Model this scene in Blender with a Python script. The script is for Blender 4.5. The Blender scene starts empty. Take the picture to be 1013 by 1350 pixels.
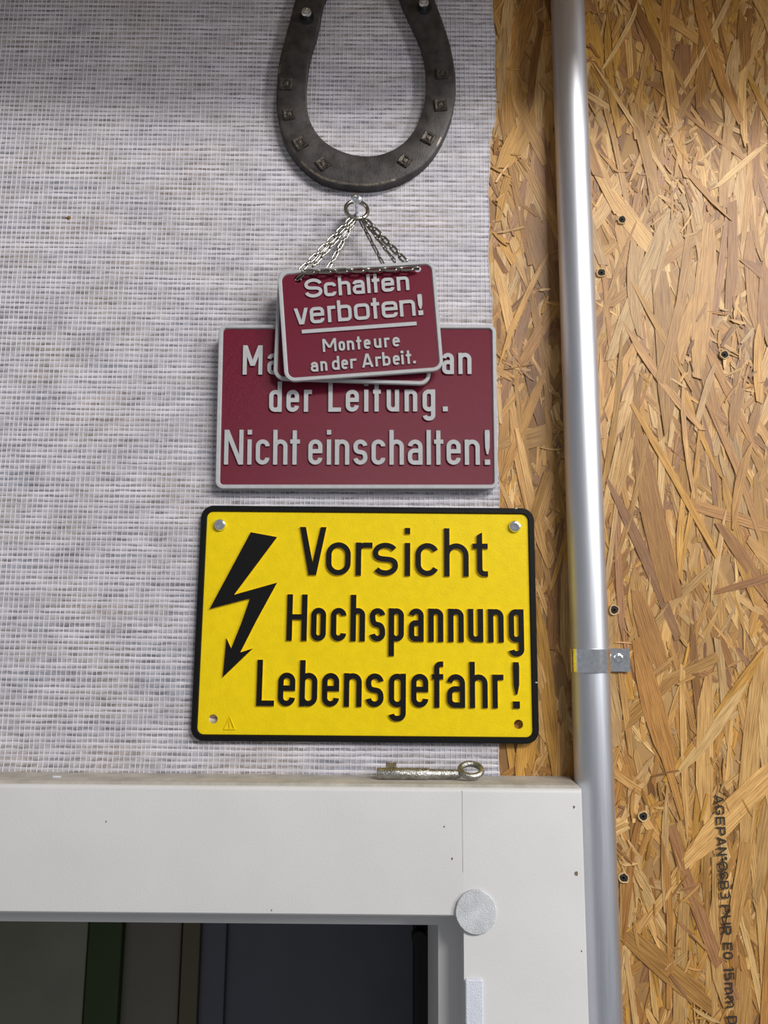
import bpy, bmesh, math, random
from mathutils import Vector, Matrix
random.seed(7)
scn = bpy.context.scene
COL = scn.collection
S = 0.001            # millimetres to metres
Z0 = 1.60            # height of the picture centre above the floor

# ------------------------------------------------------------------ camera
F = 1000.0           # focal length in pixels of the 1013 x 1350 frame
PITCH = math.radians(9.2)
ROLL = math.radians(-0.5)
DIST = 0.5 * math.cos(PITCH)
fwd = Vector((0, math.cos(PITCH), math.sin(PITCH)))
up0 = Vector((0, -math.sin(PITCH), math.cos(PITCH)))
rt0 = Vector((1, 0, 0))
c_, s_ = math.cos(ROLL), math.sin(ROLL)
RT = rt0 * c_ - up0 * s_
UP = up0 * c_ + rt0 * s_
CAM = Vector((0, -DIST, Z0 - 0.5 * math.sin(PITCH)))
cam_data = bpy.data.cameras.new('camera')
cam = bpy.data.objects.new('camera', cam_data)
COL.objects.link(cam)
cam.matrix_world = Matrix(((RT.x, UP.x, -fwd.x, CAM.x), (RT.y, UP.y, -fwd.y, CAM.y),
                           (RT.z, UP.z, -fwd.z, CAM.z), (0, 0, 0, 1)))
cam_data.sensor_fit = 'VERTICAL'
cam_data.sensor_height = 24.0
cam_data.lens = F / 1350.0 * 24.0
cam_data.clip_start = 0.02
cam_data.clip_end = 50
scn.camera = cam

# ------------------------------------------------------------------ light
scn.view_settings.view_transform = 'Standard'
scn.view_settings.look = 'None'
scn.view_settings.gamma = 1.0
scn.view_settings.use_curve_mapping = False
scn.view_settings.exposure = 0.0
world = bpy.data.worlds.new('room_light')
scn.world = world
world.use_nodes = True
wb = world.node_tree.nodes['Background']
wb.inputs[0].default_value = (0.93, 0.95, 1.0, 1)
wb.inputs[1].default_value = 0.27


def area_lamp(name, loc, target, w, h, watts, col=(1, 1, 1)):
    d = bpy.data.lights.new(name, 'AREA')
    d.shape = 'RECTANGLE'
    d.size, d.size_y = w, h
    d.energy = watts
    d.color = col
    o = bpy.data.objects.new(name, d)
    COL.objects.link(o)
    o.location = loc
    o.rotation_euler = (Vector(target) - Vector(loc)).to_track_quat('-Z', 'Y').to_euler()
    return o


# workshop lamps: one to the right at about head height, one strip under the ceiling
area_lamp('workshop_lamp', (1.45, -1.05, Z0 + 0.42), (0.0, 0, Z0 - 0.05), 0.22, 0.45, 13, (0.97, 0.98, 1.0))
area_lamp('ceiling_strip_lamp', (1.05, -1.7, Z0 + 1.15), (0.05, 0, Z0 - 0.1), 0.9, 0.3, 40, (1.0, 0.97, 0.93))


# ------------------------------------------------------------------ helpers
def pixel_ray(x, y):
    return fwd + RT * ((x - 506.5) / F) - UP * ((y - 675) / F)


def wall(x, y, d=0.0):
    """photo pixel -> (X, Z) in millimetres on the plane d millimetres in front of the wall"""
    v = pixel_ray(x, y)
    t = (-d * S - CAM.y) / v.y
    p = CAM + v * t
    return (p.x / S, (p.z - Z0) / S)


def on_plane(M, x, y, w=0.0):
    """photo pixel -> local (u, v) millimetres on the plane local y = -w of the object matrix M"""
    Mi = M.inverted()
    o = Mi @ CAM
    v = Mi.to_3x3() @ pixel_ray(x, y)
    t = (-w * S - o.y) / v.y
    p = o + v * t
    return (p.x / S, p.z / S)


def srgb(r, g, b):
    def f(c):
        c /= 255.0
        return c / 12.92 if c <= 0.04045 else ((c + 0.055) / 1.055) ** 2.4
    return (f(r), f(g), f(b), 1.0)


def new_mat(name):
    m = bpy.data.materials.new(name)
    m.use_nodes = True
    nt = m.node_tree
    return m, nt, nt.nodes['Principled BSDF']


def mat(name, rgb, rough=0.5, metal=0.0, var=0.0, vscale=60, bump=0.0, bscale=400, rvar=0.0, spec=0.5, stretch=None):
    m, nt, p = new_mat(name)
    N, K = nt.nodes.new, nt.links.new
    p.inputs['Base Color'].default_value = srgb(*rgb)
    p.inputs['Roughness'].default_value = rough
    p.inputs['Metallic'].default_value = metal
    p.inputs['Specular IOR Level'].default_value = spec
    tc = N('ShaderNodeTexCoord')
    src = tc.outputs['Object']
    if stretch:
        mp = N('ShaderNodeMapping')
        mp.inputs['Scale'].default_value = stretch
        K(src, mp.inputs[0])
        src = mp.outputs[0]
    if var:
        n = N('ShaderNodeTexNoise')
        n.inputs['Scale'].default_value = vscale
        n.inputs['Detail'].default_value = 5
        K(src, n.inputs['Vector'])
        r = N('ShaderNodeValToRGB')
        r.color_ramp.elements[0].position = 0.3
        r.color_ramp.elements[1].position = 0.7
        a = [max(0, c * (1 - var)) for c in rgb]
        b = [min(255, c * (1 + var)) for c in rgb]
        r.color_ramp.elements[0].color = srgb(*a)
        r.color_ramp.elements[1].color = srgb(*b)
        K(n.outputs['Fac'], r.inputs[0])
        K(r.outputs[0], p.inputs['Base Color'])
        if rvar:
            mr = N('ShaderNodeMapRange')
            mr.inputs['To Min'].default_value = max(0.02, rough - rvar)
            mr.inputs['To Max'].default_value = rough + rvar
            K(n.outputs['Fac'], mr.inputs[0])
            K(mr.outputs[0], p.inputs['Roughness'])
    if bump:
        n2 = N('ShaderNodeTexNoise')
        n2.inputs['Scale'].default_value = bscale
        n2.inputs['Detail'].default_value = 3
        K(src, n2.inputs['Vector'])
        b = N('ShaderNodeBump')
        b.inputs['Strength'].default_value = bump
        b.inputs['Distance'].default_value = 0.001
        K(n2.outputs['Fac'], b.inputs['Height'])
        K(b.outputs[0], p.inputs['Normal'])
    return m


def link(o, parent=None):
    COL.objects.link(o)
    if parent:
        o.parent = parent
    return o


def mesh_obj(name, verts, faces, mats, parent=None, midx=None, smooth=False, loc=None):
    me = bpy.data.meshes.new(name)
    me.from_pydata([(x * S, y * S, z * S) for x, y, z in verts], [], faces)
    for m in (mats if isinstance(mats, (list, tuple)) else [mats]):
        me.materials.append(m)
    if midx:
        me.polygons.foreach_set('material_index', midx)
    if smooth:
        me.polygons.foreach_set('use_smooth', [True] * len(me.polygons))
    me.update()
    o = bpy.data.objects.new(name, me)
    link(o, parent)
    if loc:
        o.location = loc
    return o


def fix_normals(o):
    bm = bmesh.new()
    bm.from_mesh(o.data)
    bmesh.ops.recalc_face_normals(bm, faces=bm.faces)
    bm.to_mesh(o.data)
    bm.free()
    return o


def tag(o, label, cat, group=None):
    o['label'] = label
    o['category'] = cat
    if group:
        o['group'] = group
    return o


def structure(o, label=None):
    o['kind'] = 'structure'
    if label:
        o['label'] = label
    return o


def empty(name, loc=(0, 0, 0), rot=(0, 0, 0)):
    o = bpy.data.objects.new(name, None)
    o.empty_display_size = 0.01
    o.location = loc
    o.rotation_euler = rot
    return link(o)


def matrix_of(o):
    return Matrix.Translation(o.location) @ o.rotation_euler.to_matrix().to_4x4()


class MB:
    """collects simple shapes, in millimetres"""
    def __init__(self):
        self.v, self.f, self.m = [], [], []

    def box(self, a, b, mi=0):
        n = len(self.v)
        for x in (a[0], b[0]):
            for y in (a[1], b[1]):
                for z in (a[2], b[2]):
                    self.v.append((x, y, z))
        for q in ((0, 1, 3, 2), (4, 6, 7, 5), (0, 4, 5, 1), (2, 3, 7, 6), (0, 2, 6, 4), (1, 5, 7, 3)):
            self.f.append([n + i for i in q])
            self.m.append(mi)
        return self

    def loft(self, loops, closed=True, cap0=False, cap1=False, wrap=False, mi=0, mis=None):
        n0 = len(self.v)
        k = len(loops[0])
        for lp in loops:
            self.v.extend(lp)
        R = len(loops)
        for i in range(R if wrap else R - 1):
            for j in range(k if closed else k - 1):
                a = n0 + i * k + j
                b = n0 + i * k + (j + 1) % k
                c = n0 + ((i + 1) % R) * k + (j + 1) % k
                d = n0 + ((i + 1) % R) * k + j
                self.f.append([a, b, c, d])
                self.m.append(mis[i] if mis else mi)
        if cap0:
            self.f.append([n0 + j for j in range(k)][::-1])
            self.m.append(mi)
        if cap1:
            self.f.append([n0 + (R - 1) * k + j for j in range(k)])
            self.m.append(mis[-1] if mis else mi)
        return self

    def tube(self, pts, r, n=10, cap=True, closed=False, mi=0):
        pts = [Vector(p) for p in pts]
        loops = []
        N = len(pts)
        prev = None
        for i, p in enumerate(pts):
            if closed:
                t = pts[(i + 1) % N] - pts[i - 1]
            else:
                t = pts[min(i + 1, N - 1)] - pts[max(i - 1, 0)]
            t.normalize()
            if prev is None:
                a = t.orthogonal().normalized()
            else:
                a = (prev - t * prev.dot(t)).normalized()
            prev = a
            b = t.cross(a)
            rr = r[i] if isinstance(r, (list, tuple)) else r
            loops.append([tuple(p + a * (rr * math.cos(2 * math.pi * j / n)) + b * (rr * math.sin(2 * math.pi * j / n))) for j in range(n)])
        return self.loft(loops, True, cap and not closed, cap and not closed, closed, mi)

    def build(self, name, mats, parent=None, smooth=False, loc=None, fix=True):
        o = mesh_obj(name, self.v, self.f, mats, parent, self.m, smooth, loc)
        if fix:
            fix_normals(o)
        if smooth:
            o.data.set_sharp_from_angle(angle=math.radians(38))
        return o


def rrect(x0, z0, x1, z1, r, n=7):
    pts = []
    for cx, cz, a0 in ((x1 - r, z1 - r, 0), (x0 + r, z1 - r, 90), (x0 + r, z0 + r, 180), (x1 - r, z0 + r, 270)):
        for i in range(n + 1):
            a = math.radians(a0 + 90 * i / n)
            pts.append((cx + r * math.cos(a), cz + r * math.sin(a)))
    return pts


def circle(cx, cz, r, n=20):
    return [(cx + r * math.cos(2 * math.pi * i / n), cz + r * math.sin(2 * math.pi * i / n)) for i in range(n)]


def plate_mesh(name, outline, holes, y0, y1, mats, parent, side_mi=0, front_mi=0):
    """flat plate with through holes; y0 back, y1 front (front is the smaller y)"""
    bm = bmesh.new()
    for y, mi in ((y0, side_mi), (y1, front_mi)):
        edges = []
        for lp in [outline] + holes:
            vs = [bm.verts.new((x * S, y * S, z * S)) for x, z in lp]
            for i in range(len(vs)):
                edges.append(bm.edges.new((vs[i], vs[(i + 1) % len(vs)])))
        r = bmesh.ops.triangle_fill(bm, use_beauty=True, edges=edges)
        for g in r['geom']:
            if isinstance(g, bmesh.types.BMFace):
                g.material_index = mi
    for lp in [outline] + holes:
        a = [bm.verts.new((x * S, y0 * S, z * S)) for x, z in lp]
        b = [bm.verts.new((x * S, y1 * S, z * S)) for x, z in lp]
        for i in range(len(a)):
            j = (i + 1) % len(a)
            bm.faces.new((a[i], a[j], b[j], b[i])).material_index = side_mi if lp is outline else front_mi
    bmesh.ops.remove_doubles(bm, verts=bm.verts, dist=1e-6)
    bmesh.ops.recalc_face_normals(bm, faces=bm.faces)
    me = bpy.data.meshes.new(name)
    bm.to_mesh(me)
    bm.free()
    for m in mats:
        me.materials.append(m)
    return link(bpy.data.objects.new(name, me), parent)


def catmull(P, n=8, closed=False):
    out = []
    N = len(P)
    for i in range(N if closed else N - 1):
        if closed:
            p0, p1, p2, p3 = P[i - 1], P[i], P[(i + 1) % N], P[(i + 2) % N]
        else:
            p0, p1, p2, p3 = P[max(i - 1, 0)], P[i], P[i + 1], P[min(i + 2, N - 1)]
        for k in range(n):
            t = k / n
            out.append(tuple(0.5 * (2 * b + (c - a) * t + (2 * a - 5 * b + 4 * c - d) * t * t + (3 * b - a - 3 * c + d) * t ** 3)
                             for a, b, c, d in zip(p0, p1, p2, p3)))
    if not closed:
        out.append(tuple(P[-1]))
    return out


def resample(P, n):
    L = [0]
    for a, b in zip(P, P[1:]):
        L.append(L[-1] + math.dist(a, b))
    out, j = [], 0
    for i in range(n):
        t = L[-1] * i / (n - 1)
        while j < len(P) - 2 and L[j + 1] < t:
            j += 1
        u = (t - L[j]) / max(1e-9, L[j + 1] - L[j])
        out.append(tuple(a + (b - a) * u for a, b in zip(P[j], P[j + 1])))
    return out


# ------------------------------------------------------------------ stroke lettering
def arc(cx, cz, rx, rz, a0, a1, n=9):
    return [(cx + rx * math.cos(math.radians(a0 + (a1 - a0) * i / n)), cz + rz * math.sin(math.radians(a0 + (a1 - a0) * i / n))) for i in range(n + 1)]


def glyph(ch, w, H, x, s, style=''):
    """outline pieces of a letter: ('s', centre line, closed) or ('p', outline); box width w, cap height H, x-height x, stroke s"""
    L, R, B, T, TH = s / 2, w - s / 2, s / 2, x - s / 2, H - s / 2
    rx = max(0.01, (w - s) / 2)
    sq = 'q' in style
    r = min(rx, (x - s) * 0.40) * (0.62 if sq else 1.0)
    rc = min(rx, (H - s) * 0.36) * (0.7 if sq else 1.0)

    def top(l, rr_, t, q, a0=180, a1=0):
        return arc(l + q, t - q, q, q, a0, 90) + arc(rr_ - q, t - q, q, q, 90, a1)

    def bot(l, rr_, b, q, a0=180, a1=360):
        return arc(l + q, b + q, q, q, a0, 270) + arc(rr_ - q, b + q, q, q, 270, a1)

    def o(l, rr_, b, t, q):
        return ('s', top(l, rr_, t, q) + bot(l, rr_, b, q, 180, 360)[::-1], True)

    def line(*p):
        return ('s', list(p), False)

    def dg(x0, z0, x1, z1, h):
        return ('p', [(x0 - h / 2, z0), (x0 + h / 2, z0), (x1 + h / 2, z1), (x1 - h / 2, z1)])

    def ess(h, q):
        t = h - s / 2
        q = min(rx, (h - s) * 0.27)
        qx = rx
        e = 28 if 'v' in style else 8
        a = arc(w / 2, t - q, qx, q, e, 180, 14)
        zb = B + q
        zt = t - q
        mid = []
        for i in range(1, 12):
            u = i / 12
            k = (zt - zb) * 0.9
            P0, P1, P2, P3 = (L, zt), (L, zt - k), (R, zb + k), (R, zb)
            mid.append(tuple((1 - u) ** 3 * p0 + 3 * u * (1 - u) ** 2 * p1 + 3 * u * u * (1 - u) * p2 + u ** 3 * p3 for p0, p1, p2, p3 in zip(P0, P1, P2, P3)))
        return ('s', a + mid + arc(w / 2, zb, qx, q, 0, -180 + e, 14), False)
    k = 26 if 'v' in style else 0
    if ch == 'o': return [o(L, R, B, T, r)]
    if ch in 'OD0' and ch != 'D': return [o(L, R, B, TH, rc)]
    if ch == 'n': return [line((L, 0), (L, x)), ('s', top(L, R, T, r) + [(R, 0)], False)]
    if ch == 'h': return [line((L, 0), (L, H)), ('s', top(L, R, T, r) + [(R, 0)], False)]
    if ch == 'm':
        q = min((w - s) / 4, r)
        return [line((L, 0), (L, x)), ('s', top(L, w / 2, T, q) + [(w / 2, 0)], False), ('s', top(w / 2, R, T, q) + [(R, 0)], False)]
    if ch == 'u': return [line((R, 0), (R, x)), ('s', [(L, x)] + bot(L, R, B, r), False)]
    if ch == 'r':
        q = min(w - s, (x - s) * 0.3) * 0.8
        return [line((L, 0), (L, x)), ('s', arc(L + q, T - q * 0.75, q, q * 0.75, 180, 90) + [(w, T)], False)]
    if ch == 'a':
        m = x * 0.56
        q = min(rx * 0.85, (m - B) * 0.45)
        return [('s', top(L, R, T, r, 172 if not k else 155) + [(R, 0)], False),
                ('s', [(R, m)] + arc(L + q, m - q, q, q, 90, 180) + arc(L + q, B + q, q, q, 180, 270) + [(R, B)], False)]
    if ch == 'e':
        m = x * 0.535
        return [('s', [(L + s / 2, m), (R, m)] + top(L, R, T, r)[::-1] + bot(L, R, B, r, 180, 358 if m - s / 2 - B - r > s * .45 else 322), False)]
    if ch == 'c': return [('s', top(L, R, T, r, 180, k)[::-1] + bot(L, R, B, r, 180, 360 - k), False)]
    if ch in 'sS': return [ess(x if ch == 's' else H, r)]
    if ch == 'd': return [line((R, 0), (R, H)), o(L, R, B, T, r)]
    if ch == 'b': return [line((L, 0), (L, H)), o(L, R, B, T, r)]
    if ch == 'p': return [line((L, x), (L, -0.31 * H)), o(L, R, B, T, r)]
    if ch == 'g':
        d = -0.30 * H
        return [o(L, R, B, T, r), ('s', [(R, x)] + bot(L, R, d + s / 2, r * 0.85, 190)[::-1], False)]
    if ch == 't':
        c = w * 0.46
        tt = min(H, x * 1.33)
        if 'v' in style:
            q = w * 0.32
            return [('p', [(c - s / 2, x * 0.5), (c + s / 2, x * 0.5), (c + s / 2, tt), (c + s * 0.1, tt * 0.985), (c - s / 2, tt * 0.93)]),
                    ('s', [(c, x * 0.7), (c, B + q)] + arc(c + q, B + q, q, q, 180, 270) + [(w, B)], False), line((0, T), (w, T))]
        return [line((c, 0), (c, H * 0.985)), line((0, T), (w, T))]
    if ch == 'f':
        c = w * 0.42
        q = w * 0.34
        return [('s', [(c, 0)] + arc(c + q, TH - q, q, q, 180, 90) + [(w, TH)], False), line((0, T), (w, T))]
    if ch == 'i': return [line((w / 2, 0), (w / 2, x)), ('p', [(0, H - s * 1.15), (w, H - s * 1.15), (w, H), (0, H)])]
    if ch == 'l': return [line((w / 2, 0), (w / 2, H))]
    if ch == '.': return [('p', [(0, 0), (w, 0), (w, w), (0, w)])]
    if ch == '!': return [('p', [(w * .12, H), (w * .05, H * .9), (w * .1, H * .5), (w * .36, H * .30), (w * .64, H * .30), (w * .9, H * .5), (w * .95, H * .9), (w * .88, H)]),
                          ('p', [(0, 0), (w * .95, 0), (w * .95, w * .95), (0, w * .95)])]
    if ch in 'vV':
        h = x if ch == 'v' else H
        e = s * 1.06
        return [('p', [(0, h), (e, h), (w / 2, h * 0.26), (w - e, h), (w, h), (w / 2 + e * .66, 0), (w / 2 - e * .66, 0)])]
    if ch == 'A': return [('p', [(0, 0), (s * 1.05, 0), (w / 2, H * .78), (w - s * 1.05, 0), (w, 0), (w / 2 + s * .62, H), (w / 2 - s * .62, H)]),
                          line((w * .2, H * .26), (w * .8, H * .26))]
    if ch == 'H': return [line((L, 0), (L, H)), line((R, 0), (R, H)), line((L, H * .51), (R, H * .51))]
    if ch == 'L': return [line((L, 0), (L, H)), line((0, B), (w, B))]
    if ch == 'N': return [line((L, 0), (L, H)), line((R, 0), (R, H)), dg(s * .55, H, w - s * .55, 0, s * 1.1)]
    if ch == 'M': return [line((L, 0), (L, H)), line((R, 0), (R, H)), dg(s * .55, H, w / 2, H * .3, s * 1.1), dg(w - s * .55, H, w / 2, H * .3, s * 1.1)]
    if ch == 'E': return [line((L, 0), (L, H)), line((0, B), (w, B)), line((0, TH), (w, TH)), line((0, H / 2), (w * .9, H / 2))]
    if ch in 'PR':
        m = H * .45
        q = (TH - m) / 2
        g = [line((L, 0), (L, H)), ('s', [(L, TH)] + arc(R - q, TH - q, q, q, 90, -90) + [(L, m)], False)]
        if ch == 'R': g.append(dg(w * .5, m, w - s * .6, 0, s * 1.2))
        return g
    if ch == 'B':
        m = H * .52
        q, p = (TH - m) / 2, (m - B) / 2
        return [line((L, 0), (L, H)), ('s', [(L, TH)] + arc(R - q - s * .2, TH - q, q, q, 90, -90) + [(L, m)], False), ('s', [(L, m)] + arc(R - p, m - p, p, p, 90, -90) + [(L, B)], False)]
    if ch == 'D': return [line((L, 0), (L, H)), ('s', [(L, TH)] + arc(R - rc, TH - rc, rc, rc, 90, 0) + arc(R - rc, B + rc, rc, rc, 0, -90) + [(L, B)], False)]
    if ch == 'U': return [('s', [(L, H)] + bot(L, R, B, rc) + [(R, H)], False)]
    if ch == 'G': return [('s', top(L, R, TH, rc, 180, 20)[::-1] + bot(L, R, B, rc) + [(R, H * .45), (w * .5, H * .45)], False)]
    if ch == '1': return [line((R, 0), (R, H)), dg(R, H, 0, H * .72, s)]
    if ch == '5': return [('s', [(R, TH), (L, TH), (L, H * .55)] + arc(R - H * .24, B + H * .24, H * .24, H * .24, 90, -90) + [(L, B)], False)]
    if ch == '3':
        m = H * .52
        q, p = (TH - m) / 2, (m - B) / 2
        return [('s', [(L, TH)] + arc(R - q, TH - q, q, q, 90, -90) + [(w * .35, m)], False), ('s', [(w * .35, m)] + arc(R - p, m - p, p, p, 90, -90) + [(L, B)], False)]
    if ch == '*': return [o(L, R, H - w + s / 2, TH, rx)]
    raise ValueError(ch)


def glyph_geometry(pieces, s, h, draft):
    """raised letter: top at y = -h; material 0 on top, 1 on the flanks"""
    V, Fc, M = [], [], []
    h0 = h
    for pi_, pc in enumerate(pieces):
        h = h0 + 0.02 * pi_
        if pc[0] == 'p':
            pts = pc[1]
            n = len(pts)
            ar = sum(pts[i][0] * pts[(i + 1) % n][1] - pts[(i + 1) % n][0] * pts[i][1] for i in range(n))
            if ar < 0:
                pts = pts[::-1]
            b = len(V)
            cx = sum(p[0] for p in pts) / n
            cz = sum(p[1] for p in pts) / n
            for px, pz in pts:
                d = math.hypot(px - cx, pz - cz) or 1
                V.append((px + (px - cx) / d * draft, 0, pz + (pz - cz) / d * draft))
            for px, pz in pts:
                V.append((px, -h, pz))
            Fc.append([b + n + i for i in range(n)])
            M.append(0)
            for i in range(n):
                j = (i + 1) % n
                Fc.append([b + i, b + j, b + n + j, b + n + i])
                M.append(1)
        else:
            pts, closed = [], pc[2]
            for p in pc[1]:
                if not pts or math.dist(p, pts[-1]) > 1e-3:
                    pts.append(p)
            if closed and math.dist(pts[0], pts[-1]) < 1e-3:
                pts.pop()
            n = len(pts)
            b = len(V)
            for i, p in enumerate(pts):
                a = pts[i - 1] if (i or closed) else None
                c = pts[(i + 1) % n] if (i < n - 1 or closed) else None
                d1 = d2 = None
                if a:
                    q = math.dist(a, p); d1 = ((p[0] - a[0]) / q, (p[1] - a[1]) / q)
                if c:
                    q = math.dist(c, p); d2 = ((c[0] - p[0]) / q, (c[1] - p[1]) / q)
                d1 = d1 or d2
                d2 = d2 or d1
                nx, nz = -(d1[1] + d2[1]), d1[0] + d2[0]
                q = math.hypot(nx, nz) or 1
                nx, nz = nx / q, nz / q
                co = max(0.5, nx * -d1[1] + nz * d1[0])
                for wd, y in ((s / 2 + draft, 0), (s / 2, -h)):
                    V.append((p[0] + nx * wd / co, y, p[1] + nz * wd / co))
                    V.append((p[0] - nx * wd / co, y, p[1] - nz * wd / co))
            for i in range(n if closed else n - 1):
                a, c = b + 4 * i, b + 4 * ((i + 1) % n)
                Fc.append([a + 2, a + 3, c + 3, c + 2]); M.append(0)
                Fc.append([a, a + 2, c + 2, c]); M.append(1)
                Fc.append([a + 3, a + 1, c + 1, c + 3]); M.append(1)
            if not closed:
                Fc.append([b, b + 1, b + 3, b + 2]); M.append(1)
                e = b + 4 * (n - 1)
                Fc.append([e + 1, e, e + 2, e + 3]); M.append(1)
    return V, Fc, M


LETTER_CACHE = {}


def letter(ch, w, H, x, s, h, mats, parent, loc, style='', draft=0.12):
    key = (ch, round(w, 1), round(H, 1), round(x, 1), round(s, 2), round(h, 2), style, mats[0].name)
    me = LETTER_CACHE.get(key)
    if me is None:
        V, Fc, M = glyph_geometry(glyph(ch, *key[1:5], style), s, h, draft)
        me = bpy.data.meshes.new('letter')
        me.from_pydata([(a * S, b * S, c * S) for a, b, c in V], [], Fc)
        for m in mats:
            me.materials.append(m)
        me.polygons.foreach_set('material_index', M)
        me.update()
        LETTER_CACHE[key] = me
    o = bpy.data.objects.new('letter', me)
    link(o, parent)
    o.location = loc
    return o


def text_row(sign, M, wf, letters, base, cap_px, x_px, stroke_px, h, mats, style=''):
    """letters: (char, left pixel, right pixel); base: two baseline pixels; wf: depth of the field the letters stand on"""
    (xa, ya), (xb, yb) = base
    u0, v0 = on_plane(M, xa, ya, wf + h)
    u1, v1 = on_plane(M, xb, yb, wf + h)
    mm = math.hypot(u1 - u0, v1 - v0) / math.hypot(xb - xa, yb - ya)
    for ch, l, r in letters:
        q = ya + (yb - ya) * (l - xa) / (xb - xa)
        q2 = ya + (yb - ya) * (r - xa) / (xb - xa)
        a = on_plane(M, l, q, wf + h)
        b = on_plane(M, r, q2, wf + h)
        letter(ch, b[0] - a[0], cap_px * mm, x_px * mm, stroke_px * mm, h, mats, sign, (a[0] * S, -wf * S, a[1] * S), style)


# ------------------------------------------------------------------ materials
M_white = mat('white_paint', (205, 204, 203), 0.5, var=0.012, vscale=25, bump=0.10, bscale=900, spec=0.35)
M_white_old = mat('worn_white_paint', (172, 166, 155), 0.65, var=0.1, vscale=60, bump=0.3, bscale=300)
M_yellow = mat('yellow_enamel', (230, 200, 8), 0.42, var=0.02, vscale=200, bump=0.18, bscale=900, spec=0.25)
M_black = mat('black_enamel', (13, 13, 14), 0.5, bump=0.12, bscale=900, spec=0.2)
M_greypl = mat('grey_plastic', (176, 176, 178), 0.45, var=0.03, vscale=300, bump=0.1, bscale=1500)
M_iron = mat('dark_forged_iron', (62, 58, 57), 0.5, 0.4, var=0.25, vscale=120, bump=0.2, bscale=900, rvar=0.1)
M_iron2 = mat('nail_iron', (80, 74, 68), 0.38, 0.7, var=0.3, vscale=300, bump=0.4, bscale=1200)
M_zinc = mat('zinc_plated_steel', (232, 235, 238), 0.16, 1.0, var=0.06, vscale=400)
M_worn_lit = mat('worn_lit_edge_iron', (104, 96, 86), 0.4, 0.5, var=0.3, vscale=300, bump=0.3, bscale=900)
M_chain = mat('nickel_chain', (156, 152, 144), 0.24, 1.0, var=0.1, vscale=500)
M_key = mat('worn_key_steel', (172, 171, 167), 0.33, 1.0, var=0.18, vscale=260, bump=0.5, bscale=1300, rvar=0.1)
M_dark = mat('screw_hole_dark', (30, 24, 20), 0.8)
M_felt = mat('grey_white_felt', (206, 208, 211), 0.95, var=0.08, vscale=110, bump=0.8, bscale=1800, spec=0.1)
M_felt2 = mat('white_felt', (214, 218, 228), 0.95, var=0.02, vscale=200, bump=0.6, bscale=1800, spec=0.1)


def red_field():
    m, nt, p = new_mat('crimson_printed_plastic')
    N, K = nt.nodes.new, nt.links.new
    p.inputs['Base Color'].default_value = srgb(104, 11, 39)
    p.inputs['Specular IOR Level'].default_value = 0.22
    p.inputs['Roughness'].default_value = 0.38
    tc = N('ShaderNodeTexCoord')
    mp = N('ShaderNodeMapping')
    mp.inputs['Rotation'].default_value = (0, math.radians(45), 0)
    K(tc.outputs['Object'], mp.inputs[0])
    w = N('ShaderNodeTexWave')
    w.inputs['Scale'].default_value = 420
    w.inputs['Distortion'].default_value = 1.2
    w.inputs['Detail'].default_value = 2
    K(mp.outputs[0], w.inputs['Vector'])
    n = N('ShaderNodeTexNoise')
    n.inputs['Scale'].default_value = 900
    K(tc.outputs['Object'], n.inputs['Vector'])
    ad = N('ShaderNodeMath'); ad.operation = 'ADD'
    K(w.outputs['Fac'], ad.inputs[0]); K(n.outputs['Fac'], ad.inputs[1])
    b = N('ShaderNodeBump')
    b.inputs['Strength'].default_value = 0.35
    b.inputs['Distance'].default_value = 0.0006
    K(ad.outputs[0], b.inputs['Height'])
    K(b.outputs[0], p.inputs['Normal'])
    return m


M_red = red_field()


def aluminium():
    m, nt, p = new_mat('brushed_aluminium')
    N, K = nt.nodes.new, nt.links.new
    p.inputs['Base Color'].default_value = srgb(208, 211, 218)
    p.inputs['Metallic'].default_value = 1.0
    tc = N('ShaderNodeTexCoord')
    mp = N('ShaderNodeMapping')
    mp.inputs['Scale'].default_value = (1, 1, 0.03)
    K(tc.outputs['Object'], mp.inputs[0])
    n = N('ShaderNodeTexNoise')
    n.inputs['Scale'].default_value = 900
    K(mp.outputs[0], n.inputs['Vector'])
    mr = N('ShaderNodeMapRange')
    mr.inputs['To Min'].default_value = 0.38
    mr.inputs['To Max'].default_value = 0.54
    K(n.outputs['Fac'], mr.inputs[0])
    K(mr.outputs[0], p.inputs['Roughness'])
    return m


M_alu = aluminium()


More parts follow.
